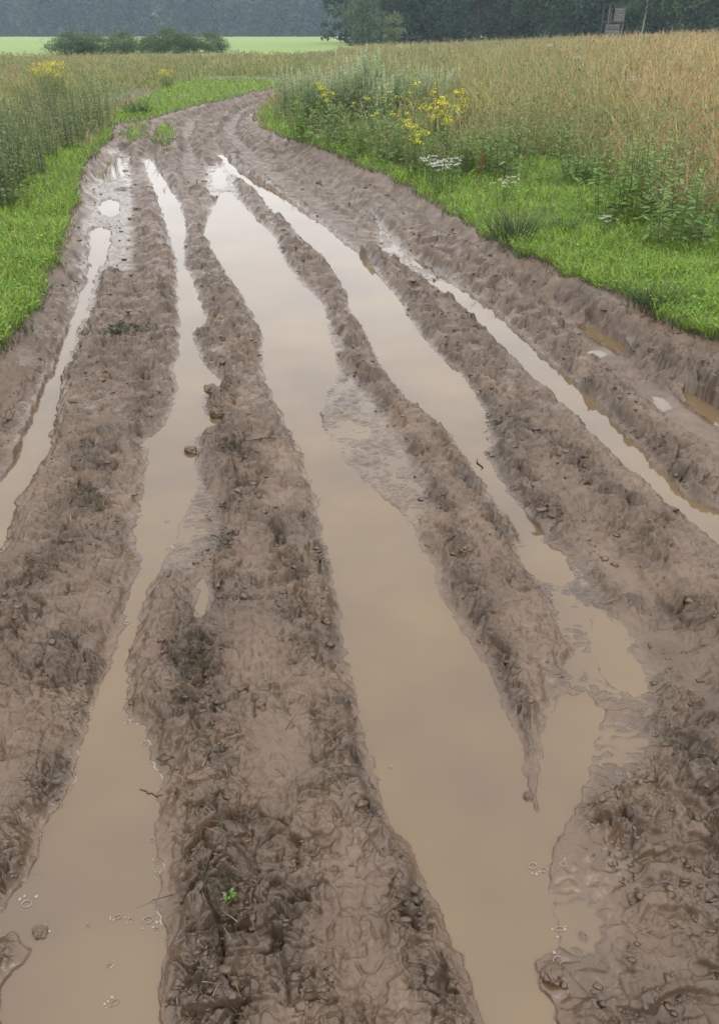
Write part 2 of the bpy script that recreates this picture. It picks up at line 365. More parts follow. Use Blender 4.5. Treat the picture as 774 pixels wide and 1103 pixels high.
def mat_mud():
    m, nt, out = newmat('mud'); L = nt.links.new
    co = N(nt, 'ShaderNodeTexCoord').outputs['Object']
    b = N(nt, 'ShaderNodeBsdfPrincipled')
    c1 = ramp(nt, noise(nt, co, 2.2, 5), [(.3, MUD_A), (.7, MUD_B)])
    c2 = ramp(nt, noise(nt, co, 30, 6, .7), [(.30, (.72, .70, .68)), (.50, (1, 1, 1)), (.75, (1.15, 1.14, 1.12))])
    mm = N(nt, 'ShaderNodeMix', data_type='RGBA', blend_type='MULTIPLY'); mm.inputs[0].default_value = .75
    L(c1, mm.inputs[6]); L(c2, mm.inputs[7])
    sp = ramp(nt, noise(nt, co, 160, 2, .5), [(.62, (0, 0, 0)), (.72, (1, 1, 1))])
    spf = math_(nt, 'MULTIPLY', sp, .25)
    col = mix(nt, spf, mm.outputs[2], (.035, .027, .02))
    ch = math_(nt, 'MULTIPLY', attr(nt, 'churn'), ramp(nt, noise(nt, co, 7, 4, .6), [(.30, (0, 0, 0)), (.55, (1, 1, 1))]))
    col = mix(nt, math_(nt, 'MULTIPLY', ch, .80), col, (.032, .020, .0115))       # darker brown in noise patches where the mud is churned
    L(col, b.inputs['Base Color'])
    wet = attr(nt, 'wet')
    rn = noise(nt, co, 9, 3)
    w2 = math_(nt, 'ADD', wet, math_(nt, 'MULTIPLY', math_(nt, 'SUBTRACT', rn, .46), 1.7))
    r = N(nt, 'ShaderNodeMapRange'); r.inputs['From Min'].default_value = -.3; r.inputs['From Max'].default_value = 1.0
    r.inputs['To Min'].default_value = .60; r.inputs['To Max'].default_value = .11; L(w2, r.inputs['Value'])
    L(math_(nt, 'ADD', r.outputs['Result'], math_(nt, 'MULTIPLY', attr(nt, 'churn'), .12)), b.inputs['Roughness'])
    b.inputs['Specular IOR Level'].default_value = .42
    bp = N(nt, 'ShaderNodeBump'); bp.inputs['Strength'].default_value = .5; bp.inputs['Distance'].default_value = .004
    L(noise(nt, co, 110, 5, .6), bp.inputs['Height']); L(bp.outputs['Normal'], b.inputs['Normal'])
    L(b.outputs[0], out.inputs['Surface']); return m
MUD_A = (.050, .0300, .0165); MUD_B = (.090, .0565, .0315)
def mat_water():
    m, nt, out = newmat('muddy_water'); L = nt.links.new
    co = N(nt, 'ShaderNodeTexCoord').outputs['Object']
    dep = attr(nt, 'depth')
    tr = N(nt, 'ShaderNodeBsdfTransparent'); di = N(nt, 'ShaderNodeBsdfDiffuse'); gl = N(nt, 'ShaderNodeBsdfGlossy'); fr = N(nt, 'ShaderNodeFresnel')
    fr.inputs['IOR'].default_value = 1.50; gl.inputs['Roughness'].default_value = .035
    n = noise(nt, co, 1.4, 3)
    c = ramp(nt, n, [(.32, (.072, .049, .030)), (.68, (.108, .074, .037))])
    L(c, di.inputs['Color'])
    al = math_(nt, 'SUBTRACT', 1.0, math_(nt, 'EXPONENT', math_(nt, 'MULTIPLY', dep, -800.0)))
    s1 = N(nt, 'ShaderNodeMixShader'); L(al, s1.inputs[0]); L(tr.outputs[0], s1.inputs[1]); L(di.outputs[0], s1.inputs[2])
    s2 = N(nt, 'ShaderNodeMixShader'); L(fr.outputs[0], s2.inputs[0]); L(s1.outputs[0], s2.inputs[1]); L(gl.outputs[0], s2.inputs[2])
    bp = N(nt, 'ShaderNodeBump'); bp.inputs['Strength'].default_value = .05; bp.inputs['Distance'].default_value = .01
    L(noise(nt, co, 14, 2), bp.inputs['Height']); L(bp.outputs['Normal'], gl.inputs['Normal'])
    L(s2.outputs[0], out.inputs['Surface']); return m
def mat_leaf(name, tr=.3, rough=.55, spec=.25, mul=1.0):
    m, nt, out = newmat(name); L = nt.links.new
    c = attr(nt, 'tint', 'Color'); b = N(nt, 'ShaderNodeBsdfPrincipled'); b.inputs['Roughness'].default_value = rough; b.inputs['Specular IOR Level'].default_value = spec
    if mul != 1:
        vm = N(nt, 'ShaderNodeVectorMath', operation='SCALE'); L(c, vm.inputs[0]); vm.inputs['Scale'].default_value = mul; c = vm.outputs[0]
    t = N(nt, 'ShaderNodeBsdfTranslucent'); L(c, b.inputs['Base Color']); L(c, t.inputs['Color'])
    s = N(nt, 'ShaderNodeMixShader'); s.inputs[0].default_value = tr; L(b.outputs[0], s.inputs[1]); L(t.outputs[0], s.inputs[2])
    L(s.outputs[0], out.inputs['Surface']); return m
def mat_solid(name, stops, scale, rough=.8, bump=.4, bdist=.01, stretch=None):
    m, nt, out = newmat(name); L = nt.links.new
    co = N(nt, 'ShaderNodeTexCoord').outputs['Object']
    if stretch:
        mp = N(nt, 'ShaderNodeMapping'); mp.inputs['Scale'].default_value = stretch; L(co, mp.inputs['Vector']); co = mp.outputs[0]
    b = N(nt, 'ShaderNodeBsdfPrincipled'); b.inputs['Roughness'].default_value = rough
    f = noise(nt, co, scale, 6, .6); L(ramp(nt, f, stops), b.inputs['Base Color'])
    bp = N(nt, 'ShaderNodeBump'); bp.inputs['Strength'].default_value = bump; bp.inputs['Distance'].default_value = bdist
    L(f, bp.inputs['Height']); L(bp.outputs['Normal'], b.inputs['Normal']); L(b.outputs[0], out.inputs['Surface']); return m
M_MUD = mat_mud(); M_WATER = mat_water(); M_LEAF = mat_leaf('leaf', mul=.68); M_TREE = mat_leaf('tree_leaf', mul=1.0); M_GRASS = mat_leaf('grass_blade', .35, .5, .25, .60); M_BARK = mat_leaf('bark', 0, .9, .1, .7)
M_WOOD = mat_leaf('weathered_wood', 0, .8, .2, .55); M_FLOWER = mat_leaf('petal', .3, .6, .2, .62)
M_SOIL = mat_solid('meadow_soil', [(.3, (.035, .034, .015)), (.7, (.055, .052, .022))], 3, .95)
M_FIELD = mat_solid('young_crop', [(.3, (.078, .128, .012)), (.7, (.098, .150, .016))], .05, .9)
def mat_foam():
    m, nt, out = newmat('foam'); b = N(nt, 'ShaderNodeBsdfPrincipled'); b.inputs['Base Color'].default_value = (.165, .142, .115, 1); b.inputs['Roughness'].default_value = .3
    nt.links.new(b.outputs[0], out.inputs['Surface']); return m
M_FOAM = mat_foam()
# ------------------------------------------------------------------ ground sheet
ys = [.25]
while ys[-1] < 30:
    d = ys[-1]; px = (d*d+CAM_H**2)/(788*CAM_H); ys.append(d+min(max(px*.78, .0021), .045 if d < 26 else .15))
while ys[-1] < 2600: ys.append(ys[-1]*1.035)
ys = np.array(ys)
u = np.concatenate([np.linspace(-1.9, -1.1, 60)[:-1], np.linspace(-1.1, 1.1, 820), np.linspace(1.1, 1.9, 60)[1:]])
GX = u[None, :]*(.40*ys+.42)[:, None]; GY = np.repeat(ys[:, None], len(u), 1)
SP = np.maximum(np.gradient(ys)[:, None]*.8, np.gradient(u)[None, :]*(.40*ys+.42)[:, None])
GZ, MUDM, WET, NEAR, CHN = terrain(GX, GY, SP.ravel())
nr, nc = GX.shape
V = np.stack([GX, GY, GZ], -1).reshape(-1, 3)
ii = (np.arange(nr-1)[:, None]*nc+np.arange(nc-1)[None, :]).ravel()
Q = np.stack([ii, ii+1, ii+nc+1, ii+nc], 1)
fm = MUDM.ravel()[Q].mean(1)
cy = GY.ravel()[Q].mean(1); cx = GX.ravel()[Q].mean(1)
bound = 72+6*np.sin(cx*.05)+np.maximum(cx+6, 0)*4
isfield = (cy > bound) & (cx < 40)
def sub(q):
    us, inv = np.unique(q, return_inverse=True); return us, inv.reshape(q.shape)
us, q = sub(Q[fm > .5]); link('road', mesh_np('road', V[us], q, M_MUD, attrs={'wet': WET.ravel()[us], 'churn': CHN.ravel()[us]}), kind='structure', label='rutted muddy dirt track with water standing in its wheel ruts')
us, q = sub(Q[(fm <= .5) & ~isfield]); link('ground', mesh_np('ground', V[us], q, M_SOIL), kind='structure', label='meadow ground under the grass on both sides of the track')
us, q = sub(Q[isfield]); link('field', mesh_np('field', V[us], q, M_FIELD), kind='structure', label='flat bright green crop field in front of the far forest')
# water: one sheet per puddle, level with z = 0
zmin = GZ.ravel()[Q].min(1)
lowq = (zmin < .0005) & (fm > .3) & (cy < 34)
nrq = NEAR.ravel()[Q[:, 0]]
nrq = np.where(nrq < 0, 999, nrq)
for i in np.unique(nrq[lowq]):
    sel = lowq & (nrq == i)
    if sel.sum() < 4: continue
    us, q = sub(Q[sel]); W = V[us].copy(); dep = np.maximum(-W[:, 2], 0); W[:, 2] = 0
    link('water', mesh_np('water', W, q, M_WATER, attrs={'depth': dep}), kind='structure', label='muddy brown water standing in a wheel rut of the track')
# ------------------------------------------------------------------ zones for planting
def inside(P, X, Y): return sdf(P, X, Y, .001) < 0
def scatter(n, dmin, dmax, umax=1.35, k=1.0):
    if k == 1: d = dmin*(dmax/dmin)**rng.random(n)
    else: d = (dmin**(1-k)+rng.random(n)*(dmax**(1-k)-dmin**(1-k)))**(1/(1-k))
    x = rng.uniform(-umax, umax, n)*(.40*d+.42)
    return x, d
def zone(x, y):
    """0 road, 1 short verge, 2 tall meadow"""
    z = np.full(x.shape, 2)
    wx = x+.25*fbm(x, y, .9, 2, 101); wy = y+.35*fbm(x, y, .9, 2, 102)
    for P in VERGE: z[sdf(P, wx, wy, .5) < np.where(y < 13, .30, 0)] = 1
    e = terrain(x, y, .02, False)[1]
    z[e > .45] = 0
    t = np.zeros(x.shape, bool)
    for P in TONGUE: t |= inside(P, x, y)
    z[t] = np.where(rng.random(t.sum()) < .35, 1, 0)
    return z
def pts(x, y): return np.stack([x, y, terrain(x, y, .02, False)[0]], -1)
U = rng.uniform; A2 = 2*math.pi
# short verge ------------------------------------------------------
g = Geo()
x, y = scatter(520000, 1.8, 32, 1.5); z = zone(x, y); m = z == 1; P = pts(x[m], y[m]); n = len(P)
r = P[:, 1]; hum = 1+.5*fbm(P[:, 0], P[:, 1], .5, 2, 111)
sel = U(0, 1, n) < .86
p = P[sel]; k = len(p)
pale = fbm(p[:, 0], p[:, 1], .7, 2, 112)[:, None]
col = np.where(U(0, 1, (k, 1)) < .07, jit((.34, .31, .13), k, .25), jit((.235, .385, .045), k, .30, .10))*(1-.0*pale)+np.clip(pale, 0, 1)*np.array([.03, .02, .004])
blades(g, p, (U(.04, .13, k))*hum[sel], .0030+.0006*p[:, 1], U(0, A2, k), U(0, .5, k), U(.1, .9, k), col, 2)
p = P[~sel]; k = len(p)
for rep in range(2):
    pp = p+np.stack([rng.normal(0, .015, k), rng.normal(0, .015, k), U(.01, .07, k)*hum[~sel]], -1)
    dr = np.stack([np.cos(a := U(0, A2, k)), np.sin(a), U(-.1, .7, k)], -1)
    leaves(g, pp, dr, U(.016, .034, k)+.0012*p[:, 1], U(.010, .018, k)+.0008*p[:, 1], jit((.200, .350, .055), k, .28, .10))
link('short_grass', g.mesh('short_grass', M_GRASS), kind='stuff', label='short bright green grass and clover on the verges of the track')
print('verge', n)
# dull edge growth between mud and verge ----------------------------
g = Geo()
x, y = scatter(160000, 1.8, 30, 1.4); e = terrain(x, y, .02, False)[1]; m = (e > .08) & (e < .97); P = pts(x[m], y[m]); n = len(P)
if n:
    blades(g, P, U(.03, .10, n), .004+.0006*P[:, 1], U(0, A2, n), U(.1, .9, n), U(.2, 1.2, n), np.where(U(0, 1, (n, 1)) < .5, jit((.10, .115, .045), n), jit((.11, .085, .055), n)), 2)
    link('edge_grass', g.mesh('edge_grass', M_GRASS), kind='stuff', label='dull trampled grass along the torn edge of the mud')
print('edge', n)
WEED_PX = [(-8,228),(14,226),(2,205),(26,204),(40,190),(14,188),(-20,196),(55,174),(32,170),(8,168),(72,164),(50,158),(20,152),(88,156),(66,148),(-14,160),(100,146),(36,142),(82,140),(-28,226),(-45,215),(110,138),(60,134),(4,140),(-30,150)]
MUG_PX = [(318,138),(334,140),(350,144),(366,142),(380,148),(396,146),(412,148),(428,142),(360,132),(390,134),(420,134),(446,140),(462,132),(342,130),(480,130),(325,128)]
YEL_PX = [(447,196),(478,172),(466,164),(496,150),(352,146)]
def keep_clear(x, y):
    k = np.ones(x.shape, bool); u_ = U(0, 1, x.shape)
    for lst, pr, rx, ry in ((WEED_PX, .5, .35, .6), (MUG_PX, .3, .5, 1.6), (YEL_PX, .9, .35, 1.2)):
        for px, py in lst:
            p = at(px, py, .15); k &= ~((((x-p[0])/rx)**2+((y-p[1]+.25*ry)/ry)**2 < 1) & (u_ < pr))
    for px, d_ in ((64, 22), (182, 27), (222, 42)):
        k &= ~((np.abs(x-atd(px, d_)) < 1.0) & (y > d_-5) & (y < d_) & (u_ < .8))
    return k
# tall meadow ------------------------------------------------------
def dryness(p):
    ratio = p[:, 0]/(.40*p[:, 1]+.42)
    d = sstep(.25, .9, ratio)*.66+.95*fbm(p[:, 0]*1.3, p[:, 1]*.6, 2.2, 4, 121)+.07+.10*sstep(30, 60, p[:, 1])
    return np.clip(d, 0, 1)
g = Geo()
x, y = scatter(330000, 3.2, 95, 1.3); m = (zone(x, y) == 2) & ~((y > 66) & (x < -2)) & keep_clear(x, y); P = pts(x[m], y[m]); n = len(P); print('meadow', n)
dr = dryness(P)[:, None]
edge_ = np.ones(n)
vd = np.full(n, 9.0)
for V_ in VERGE: vd = np.minimum(vd, sdf(V_, P[:, 0], P[:, 1], 2.4))
hv = (.32+.68*sstep(-.1, 2.2, vd))*(1+.65*fbm(P[:, 0], P[:, 1], 1.3, 3, 122))*(1-.42*sstep(2, -2, P[:, 0])*sstep(9, 20, P[:, 1]))*(1-.25*sstep(40, 70, P[:, 1]))
GREEN = np.array([.125, .205, .052]); OLIVE = np.array([.225, .240, .095]); STRAW = np.array([.385, .285, .145]); RUST = np.array([.375, .225, .130])
rnd = U(0, 1, (n, 1))
col = np.where(rnd < dr*.55, STRAW, np.where(rnd < .45+.3*dr, OLIVE, GREEN))*(1+rng.normal(0, .18, (n, 1)))*(1+rng.normal(0, .05, (n, 3)))
low = U(0, 1, n) < .84+.2*fbm(P[:, 0], P[:, 1], 2.5, 2, 127)
blades(g, P[low], U(.18, .62, low.sum())*hv[low], .004+.0008*P[low, 1], U(0, A2, low.sum()), U(0, .35, low.sum()), U(.1, .9, low.sum()), np.clip(col[low]*1.42*np.array([1.04, 1, .92]), .01, .6), 3)
st = ~low; p = P[st]; k = len(p); d2 = dr[st]
hh = U(.42, .92, k)*hv[st]
scol = np.clip(OLIVE*(1-d2)+STRAW*d2, 0, 1)*(1+rng.normal(0, .15, (k, 1)))
az = rng.normal(2.6, 1.6, k)
tips = blades(g, p, hh, .0028+.0007*p[:, 1], az, U(0, .35, k), U(0, .5, k), np.clip(scol*1.45*np.array([1.06, .98, .88]), .01, .6), 3, .5)
hd = U(0, 1, k) < .6; tp = tips[hd]; kk = len(tp); dd = d2[hd]
hcol = 1.0*np.where(U(0, 1, (kk, 1)) < .25+.6*dd, RUST, np.array([.31, .29, .16]))*(1+rng.normal(0, .2, (kk, 1)))
drr = np.stack([.35*np.cos(az[hd])+rng.normal(0, .2, kk), .35*np.sin(az[hd])+rng.normal(0, .2, kk), np.full(kk, 1.)], -1)
leaves(g, tp-np.array([0, 0, .05]), drr, U(.06, .15, kk)+.0006*tp[:, 1], U(.006, .018, kk)+.0006*tp[:, 1], np.clip(hcol, .01, .6))
x, y = scatter(7500, 4, 70, 1.3); m = (zone(x, y) == 2) & ~((y > 62) & (x < -2)) & keep_clear(x, y); P = pts(x[m], y[m]); n = len(P); q = 34
kind_ = fbm(P[:, 0]/1.5, P[:, 1]/3, 2.0, 2, 125)+rng.normal(0, .25, n)
keep_ = U(0, 1, n) > .85*dryness(P); P = P[keep_]; kind_ = kind_[keep_]; n = len(P)
fc = 1.35*np.where(kind_[:, None] > .18, (.16, .215, .10), np.where(kind_[:, None] > -.1, (.12, .20, .05), (.20, .19, .09)))*(1+rng.normal(0, .15, (n, 1)))
fh = U(.35, .85, n)*(1-.35*sstep(2, -2, P[:, 0])*sstep(9, 20, P[:, 1])); fr_ = U(.10, .28, n)
pp = np.repeat(P, q, 0)+np.stack([rng.normal(0, 1, n*q)*np.repeat(fr_, q), rng.normal(0, 1, n*q)*np.repeat(fr_, q), U(.1, 1, n*q)**.7*np.repeat(fh, q)], -1)
dv = np.stack([rng.normal(0, 1, n*q), rng.normal(0, 1, n*q), U(-.2, 1.3, n*q)], -1)
leaves(g, pp, dv, U(.03, .07, n*q)+.0009*pp[:, 1], U(.009, .018, n*q)+.0005*pp[:, 1], np.clip(np.repeat(fc, q, 0)*(1+rng.normal(0, .15, (n*q, 1))), .01, .6))
link('meadow_grass', g.mesh('meadow_grass', M_GRASS), kind='stuff', label='tall uncut meadow grass with dry brownish seed heads on both sides of the track')
# dead straw and dark crumbs trodden into the mud --------------------
g = Geo()
bands = [(poly(b, .08), w, nn) for b, w, nn in [([(250,430),(240,520),(225,640),(205,720),(235,820),(240,960),(235,1080)], .05, 420), ([(100,490),(90,540),(60,600)], .06, 140),
   ([(135,350),(120,400)], .12, 130), ([(300,560),(320,700),(350,830)], .09, 150), ([(540,440),(560,480),(640,570)], .07, 150), ([(20,640),(60,760),(20,880)], .08, 120), ([(720,700),(740,860)], .1, 120), ([(440,460),(520,600),(560,760)], .05, 150),
   ([(480,240),(560,290),(640,330),(740,390)], .12, 300), ([(200,330),(230,420),(260,480)], .07, 160)]]
for b, w, nn in bands:
    sg = rng.integers(0, len(b)-1, nn); t = U(0, 1, (nn, 1)); p = b[sg]*(1-t)+b[sg+1]*t+rng.normal(0, w, (nn, 2))
    zz = ground_z(p[:, 0], p[:, 1]); ok = zz > .012; p = p[ok]; zz = zz[ok]; k = len(p)
    if k: blades(g, np.stack([p[:, 0], p[:, 1], zz-.001], -1), U(.008, .032, k), U(.0015, .0035, k), U(0, A2, k), U(.4, 1.8, k), U(.3, 1.5, k), np.where(U(0, 1, (k, 1)) < .2, jit((.26, .20, .11), k, .3), jit((.060, .046, .026), k, .35)), 2)
x, y = scatter(130000, .75, 12, 1.15, 1.35); x = x*1.0
zz, mm, _, _, kk = terrain(x, y, .003, True); ok = (zz > .006) & (mm > .9) & (U(0, 1, len(x)) < (.03+.62*kk*sstep(.1, .9, kk))*(.40+.60*sstep(1.2, 3.2, y))*sstep(-.25, .25, fbm(x, y, .12, 3, 171))); cx_, cy_, cz_ = x[ok], y[ok], zz[ok]; n = len(cx_); print('crumbs', n)
ph = (1+5**.5)/2; IV = np.array([(-1, ph, 0), (1, ph, 0), (-1, -ph, 0), (1, -ph, 0), (0, -1, ph), (0, 1, ph), (0, -1, -ph), (0, 1, -ph), (ph, 0, -1), (ph, 0, 1), (-ph, 0, -1), (-ph, 0, 1)])/1.9
IF = np.array([(0, 11, 5), (0, 5, 1), (0, 1, 7), (0, 7, 10), (0, 10, 11), (1, 5, 9), (5, 11, 4), (11, 10, 2), (10, 7, 6), (7, 1, 8), (3, 9, 4), (3, 4, 2), (3, 2, 6), (3, 6, 8), (3, 8, 9), (4, 9, 5), (2, 4, 11), (6, 2, 10), (8, 6, 7), (9, 8, 1)])
rad = (U(0, 1, n)**3.5*.0065+.0012)*(1+.18*cy_); sq_ = rng.uniform(.45, 1.7, (n, 1, 3))*[1.2, 1, .42]
CV = IV[None]*sq_*rad[:, None, None]*(1+rng.normal(0, .38, (n, 12, 1)))+np.stack([cx_, cy_, cz_+rad*.06], -1)[:, None, :]
CQ = (np.arange(n)[:, None, None]*12+IF[None]).reshape(-1, 3)
link('mud_crumbs', mesh_np('mud_crumbs', CV.reshape(-1, 3), CQ, M_MUD, attrs={'wet': np.full(n*12, .25), 'churn': np.repeat(U(.2, 1, n), 12)}), kind='stuff', label='small crumbs of mud strewn over the ridges')
link('dead_grass', g.mesh('dead_grass', M_GRASS), kind='stuff', label='dark shreds of dead grass trodden into the mud ridges')
# ------------------------------------------------------------------ plants as things
def stems_plant(nst, h, spread, leafL, leafW, nl, col, stemcol, flower=None, top=.0, droop=.3, lean=.3, lstart=.08):
    """stems, leaves and flower meshes of one plant in local coordinates"""
    gs = Geo(); gl = Geo(); gf = []
    for i in range(nst):
        a = U(0, A2); b = np.array([math.cos(a), math.sin(a)])*U(0, spread); hh = h*U(.65, 1.05); ln = lean*U(.2, 1)
        pts_ = [np.array([b[0]*(1+ln*t*2), b[1]*(1+ln*t*2), hh*t])+np.append(rng.normal(0, .012*t, 2), 0) for t in np.linspace(0, 1, 5)]
        tube(gs, pts_, [.004, .0035, .003, .0022, .0012], stemcol, 4)
        P5 = np.array(pts_); tt = U(lstart, 1, nl)**.8; seg = np.minimum((tt*4).astype(int), 3); f = (tt*4-seg)[:, None]
        p = P5[seg]*(1-f)+P5[seg+1]*f; an = U(0, A2, nl)
        L = leafL*(1.15-.75*tt)*U(.7, 1.2, nl)
        leaves(gl, p, np.stack([np.cos(an), np.sin(an), U(-droop, .6, nl)], -1), L, L*leafW, jit(col, nl, .22, .07))
        if flower:
            if getattr(flower, 'single', False): q = Geo(); flower(q, P5[-1], hh); gf.append(q)
            else: flower(gl, P5[-1], hh)
    return gs, gl, gf
def make_plant(name, label, cat, group, gs, gl, gf=None):
    r = thing(name, (0, 0, -50), label, cat, group)
    link('stem', gs.mesh('stem', M_BARK), r); link('foliage', gl.mesh('foliage', M_LEAF), r)
    for q in gf or []: link('flower', q.mesh('flower', M_FLOWER), r)
    return r
def fl_yellow(w=.075, n=15):
    def f(gf, tip, h):
        p = tip+np.stack([rng.normal(0, w*.5, n), rng.normal(0, w*.5, n), rng.normal(0, w*.25, n)], -1)
        leaves(gf, p, rng.normal(0, 1, (n, 3))*[1, 1, .4]+[0, 0, .3], U(.018, .034, n), U(.016, .03, n), jit((.98, .80, .04), n, .1))
    f.single = True; return f
def fl_white(w=.035, n=14, c=(.72, .72, .64)):
    def f(gf, tip, h):
        p = tip+np.stack([rng.normal(0, w*.5, n), rng.normal(0, w*.5, n), rng.normal(0, .006, n)], -1)
        leaves(gf, p, rng.normal(0, 1, (n, 3))*[1, 1, .15], U(.014, .022, n), U(.014, .022, n), jit(c, n, .1))
    f.single = True; return f
def fl_spike(c, L=.22, n=46):
    def f(gf, tip, h):
        t = U(0, 1, n); p = tip+np.stack([rng.normal(0, .018, n)*(1.2-t), rng.normal(0, .018, n)*(1.2-t), (t-.75)*L], -1)
        leaves(gf, p, rng.normal(0, 1, (n, 3))*[.6, .6, .4]+[0, 0, .8], U(.014, .03, n), U(.008, .015, n), jit(c, n, .2))
    return f
def place(protos, spots, label, seed=0):
    """spots: (x, y, scale); the first of each kind moves the prototype itself"""
    used = set()
    for i, (x, y, s) in enumerate(spots):
        k = i % len(protos); pr = protos[k]; zz = float(terrain(np.array([x]), np.array([y]), .02, False)[0][0])-.01
        lb = label[i] if isinstance(label, list) else label
        if k not in used:
            used.add(k); pr.location = (x, y, zz); pr.scale = (s, s, s); pr.rotation_euler = (0, 0, U(0, A2)); pr['label'] = lb
        else: dup(pr, (x, y, zz), lb, U(0, A2), s)
def spot(px, py, s=1, z=.15):
    p = at(px, py, z); return (float(p[0]), float(p[1]), s)
G4 = [make_plant('green_weed', '', 'plant', 'green weeds along the inner side of the bend', *stems_plant(18, .62, .32, .10, .30, 34, c, (.10, .14, .05), lean=.3)) for c in ((.195, .310, .070), (.235, .315, .105), (.175, .265, .080))]
place(G4, [spot(px+U(-5, 5), py+U(-4, 4), U(.7, 1.25)) for px, py in [(328,156),(352,160),(372,164),(394,170),(412,176),(430,182),(445,178),(470,186),(490,192),(508,196),(404,160),(440,166),(498,178),(520,184),(536,192),(556,178),(600,176),(636,206),(668,236),(700,236),(740,262),(765,250),(690,216)]], 'leafy green weed between the bright verge and the tall grass on the right')
# tall dark weeds, left foreground
W1 = [make_plant('tall_weed', '', 'plant', 'tall dark weeds at the left edge of the meadow', *stems_plant(16, 1.0, .24, .085, .30, 40, c, (.09, .10, .04), lean=.35)) for c in ((.140, .225, .080), (.185, .250, .125), (.160, .215, .100))]
sp_ = [spot(px+U(-3, 3), py, U(.65, .92)) for px, py in WEED_PX]
place(W1, sp_, 'bushy dark green weed with small lance-shaped leaves at the left meadow edge')
# pale mugwort right of the bend
G2 = [make_plant('mugwort', '', 'plant', 'pale mugwort clump inside the bend', *stems_plant(26, 1.2, .34, .12, .26, 60, c, (.13, .15, .07), fl_spike(c2, .36, 90), lean=.2)) for c, c2 in (((.215, .300, .140), (.56, .62, .40)), ((.180, .280, .115), (.47, .56, .33)))]
sp_ = [spot(px+U(-9, 9), py+U(-5, 4), U(.5, 1.0)) for px, py in MUG_PX]
place(G2, sp_, 'pale grey green mugwort with whitish upright flower spikes inside the bend')
# yellow flowered plants
Y1 = [make_plant('yellow_wildflower', '', 'flower', 'yellow wildflowers in the right meadow', *stems_plant(14, .85, .2, .07, .28, 26, (.07, .13, .03), (.08, .12, .04), fl_yellow())) for _ in range(2)]
place(Y1, [spot(447,196,.72), spot(478,172,.8), spot(466,164,.8), spot(496,150,.8), spot(352,146,.85)],
      ['yellow flowering plant low in front, brightest flower cluster right of the bend', 'yellow flowering plant behind the white flowers by the verge', 'yellow flowering plant among the pale mugwort spikes',
       'yellow flowering plant at the border of the brown grass', 'small yellow flower clump at the left end of the mugwort inside the bend'])
Y3 = [make_plant('yellow_wildflower', '', 'flower', 'small yellow wildflowers strewn among the weeds', *stems_plant(7, .75, .22, .06, .28, 24, (.10, .17, .045), (.08, .12, .04), fl_yellow(.05, 8))) for _ in range(2)]
place(Y3, [spot(px, py, U(.75, 1.05)) for px, py in [(392,158),(408,150),(424,166),(436,156),(452,150),(470,146),(484,158),(512,146),(414,140)]], 'small yellow flowering weed strewn through the weeds between mugwort and brown grass')
# two yellow clumps far left
Y2 = [make_plant('goldenrod_clump', '', 'flower', 'yellow flower clumps far in the left meadow', *stems_plant(36, .95, .40, .09, .3, 30, (.11, .18, .04), (.09, .13, .04), fl_yellow(.14, 22))) ]
p1 = (float(atd(64, 22)), 22, .85); p2 = (float(atd(182, 27)), 27, .5); p3 = (float(atd(222, 42)), 42, .9)
place(Y2, [p1, p2], ['round yellow flowering clump standing out on the left in front of the bushes', 'small yellowish flower clump in front of the middle bushes'])
# white flowers
W2 = [make_plant('white_wildflower', '', 'flower', 'white wildflowers by the right verge', *stems_plant(10, .42, .16, .05, .3, 16, (.08, .14, .035), (.08, .12, .04), fl_white()))]
place(W2, [spot(472,212,.9), spot(462,204,.85), spot(541,224,.75), spot(650,256,.5), spot(482,206,.8)],
      ['white flower cluster below the yellow flowers at the verge', 'white flower cluster closest to the mugwort', 'white flower cluster at the upper border of the green verge', 'single small white flower under the dry grass stalks', 'white flower cluster half hidden beside the yellow flowers'])
U1 = [make_plant('hogweed', '', 'flower', 'white umbels above the right meadow', *stems_plant(3, 1.15, .06, .14, .5, 7, (.08, .13, .04), (.12, .14, .06), fl_white(.13, 60, (.62, .62, .52))))]
place(U1, [(*at(618,104,.17).tolist(), 1.0), (float(atd(588,34)), 34, 1.15), (float(atd(668,15)), 15, .95), (float(atd(430,38)), 38, 1.2)],
      ['white umbel flower standing in the middle of the right meadow', 'pale umbel on the skyline of the right meadow', 'white umbel in the brown grass to the far right', 'pale umbel on the skyline near the small round tree'])
# rusty dock stalk, dark tussocks at the road edge
DK = make_plant('dock_stalk', '', 'plant', None, *stems_plant(3, .7, .05, .10, .3, 6, (.12, .10, .04), (.16, .07, .03), fl_spike((.20, .075, .035), .35, 90)))
place([DK], [spot(516,206,.6)], 'rusty brown dock stalk with seeds at the border of the verge')
def tussock(label, px, py, s, col, n=170, h=.26):
    g = Geo(); p = rng.normal(0, .07, (n, 3))*[1, 1, 0]; a = np.arctan2(p[:, 1], p[:, 0])+rng.normal(0, .4, n)
    blades(g, p, U(.5, 1, n)*h, .006, a, U(.1, .5, n), U(.1, .8, n), jit(col, n, .25), 3)
    o = link('grass_tussock', g.mesh('grass_tussock', M_GRASS), label=label, category='grass tuft', group='tussocks along the verge'); x, y, _ = spot(px, py)
    o.location = (x, y, float(terrain(np.array([x]), np.array([y]), .02, False)[0][0])-.005); o.scale = (s, s, s)
tussock('grey green rush tussock at the road edge below the verge', 556, 258, 1.25, (.060, .085, .045))
tussock('small dark green tussock in the middle of the bright verge', 608, 252, .7, (.05, .09, .03))
tussock('dark tussock at the upper border of the verge under the tall grass', 622, 196, 1.1, (.05, .085, .03))
tussock('low tussock at the left road edge beside the bend', 150, 124, 1.5, (.07, .11, .035))
tussock('dark green weed tuft at the right verge edge', 700, 332, .8, (.05, .09, .03))
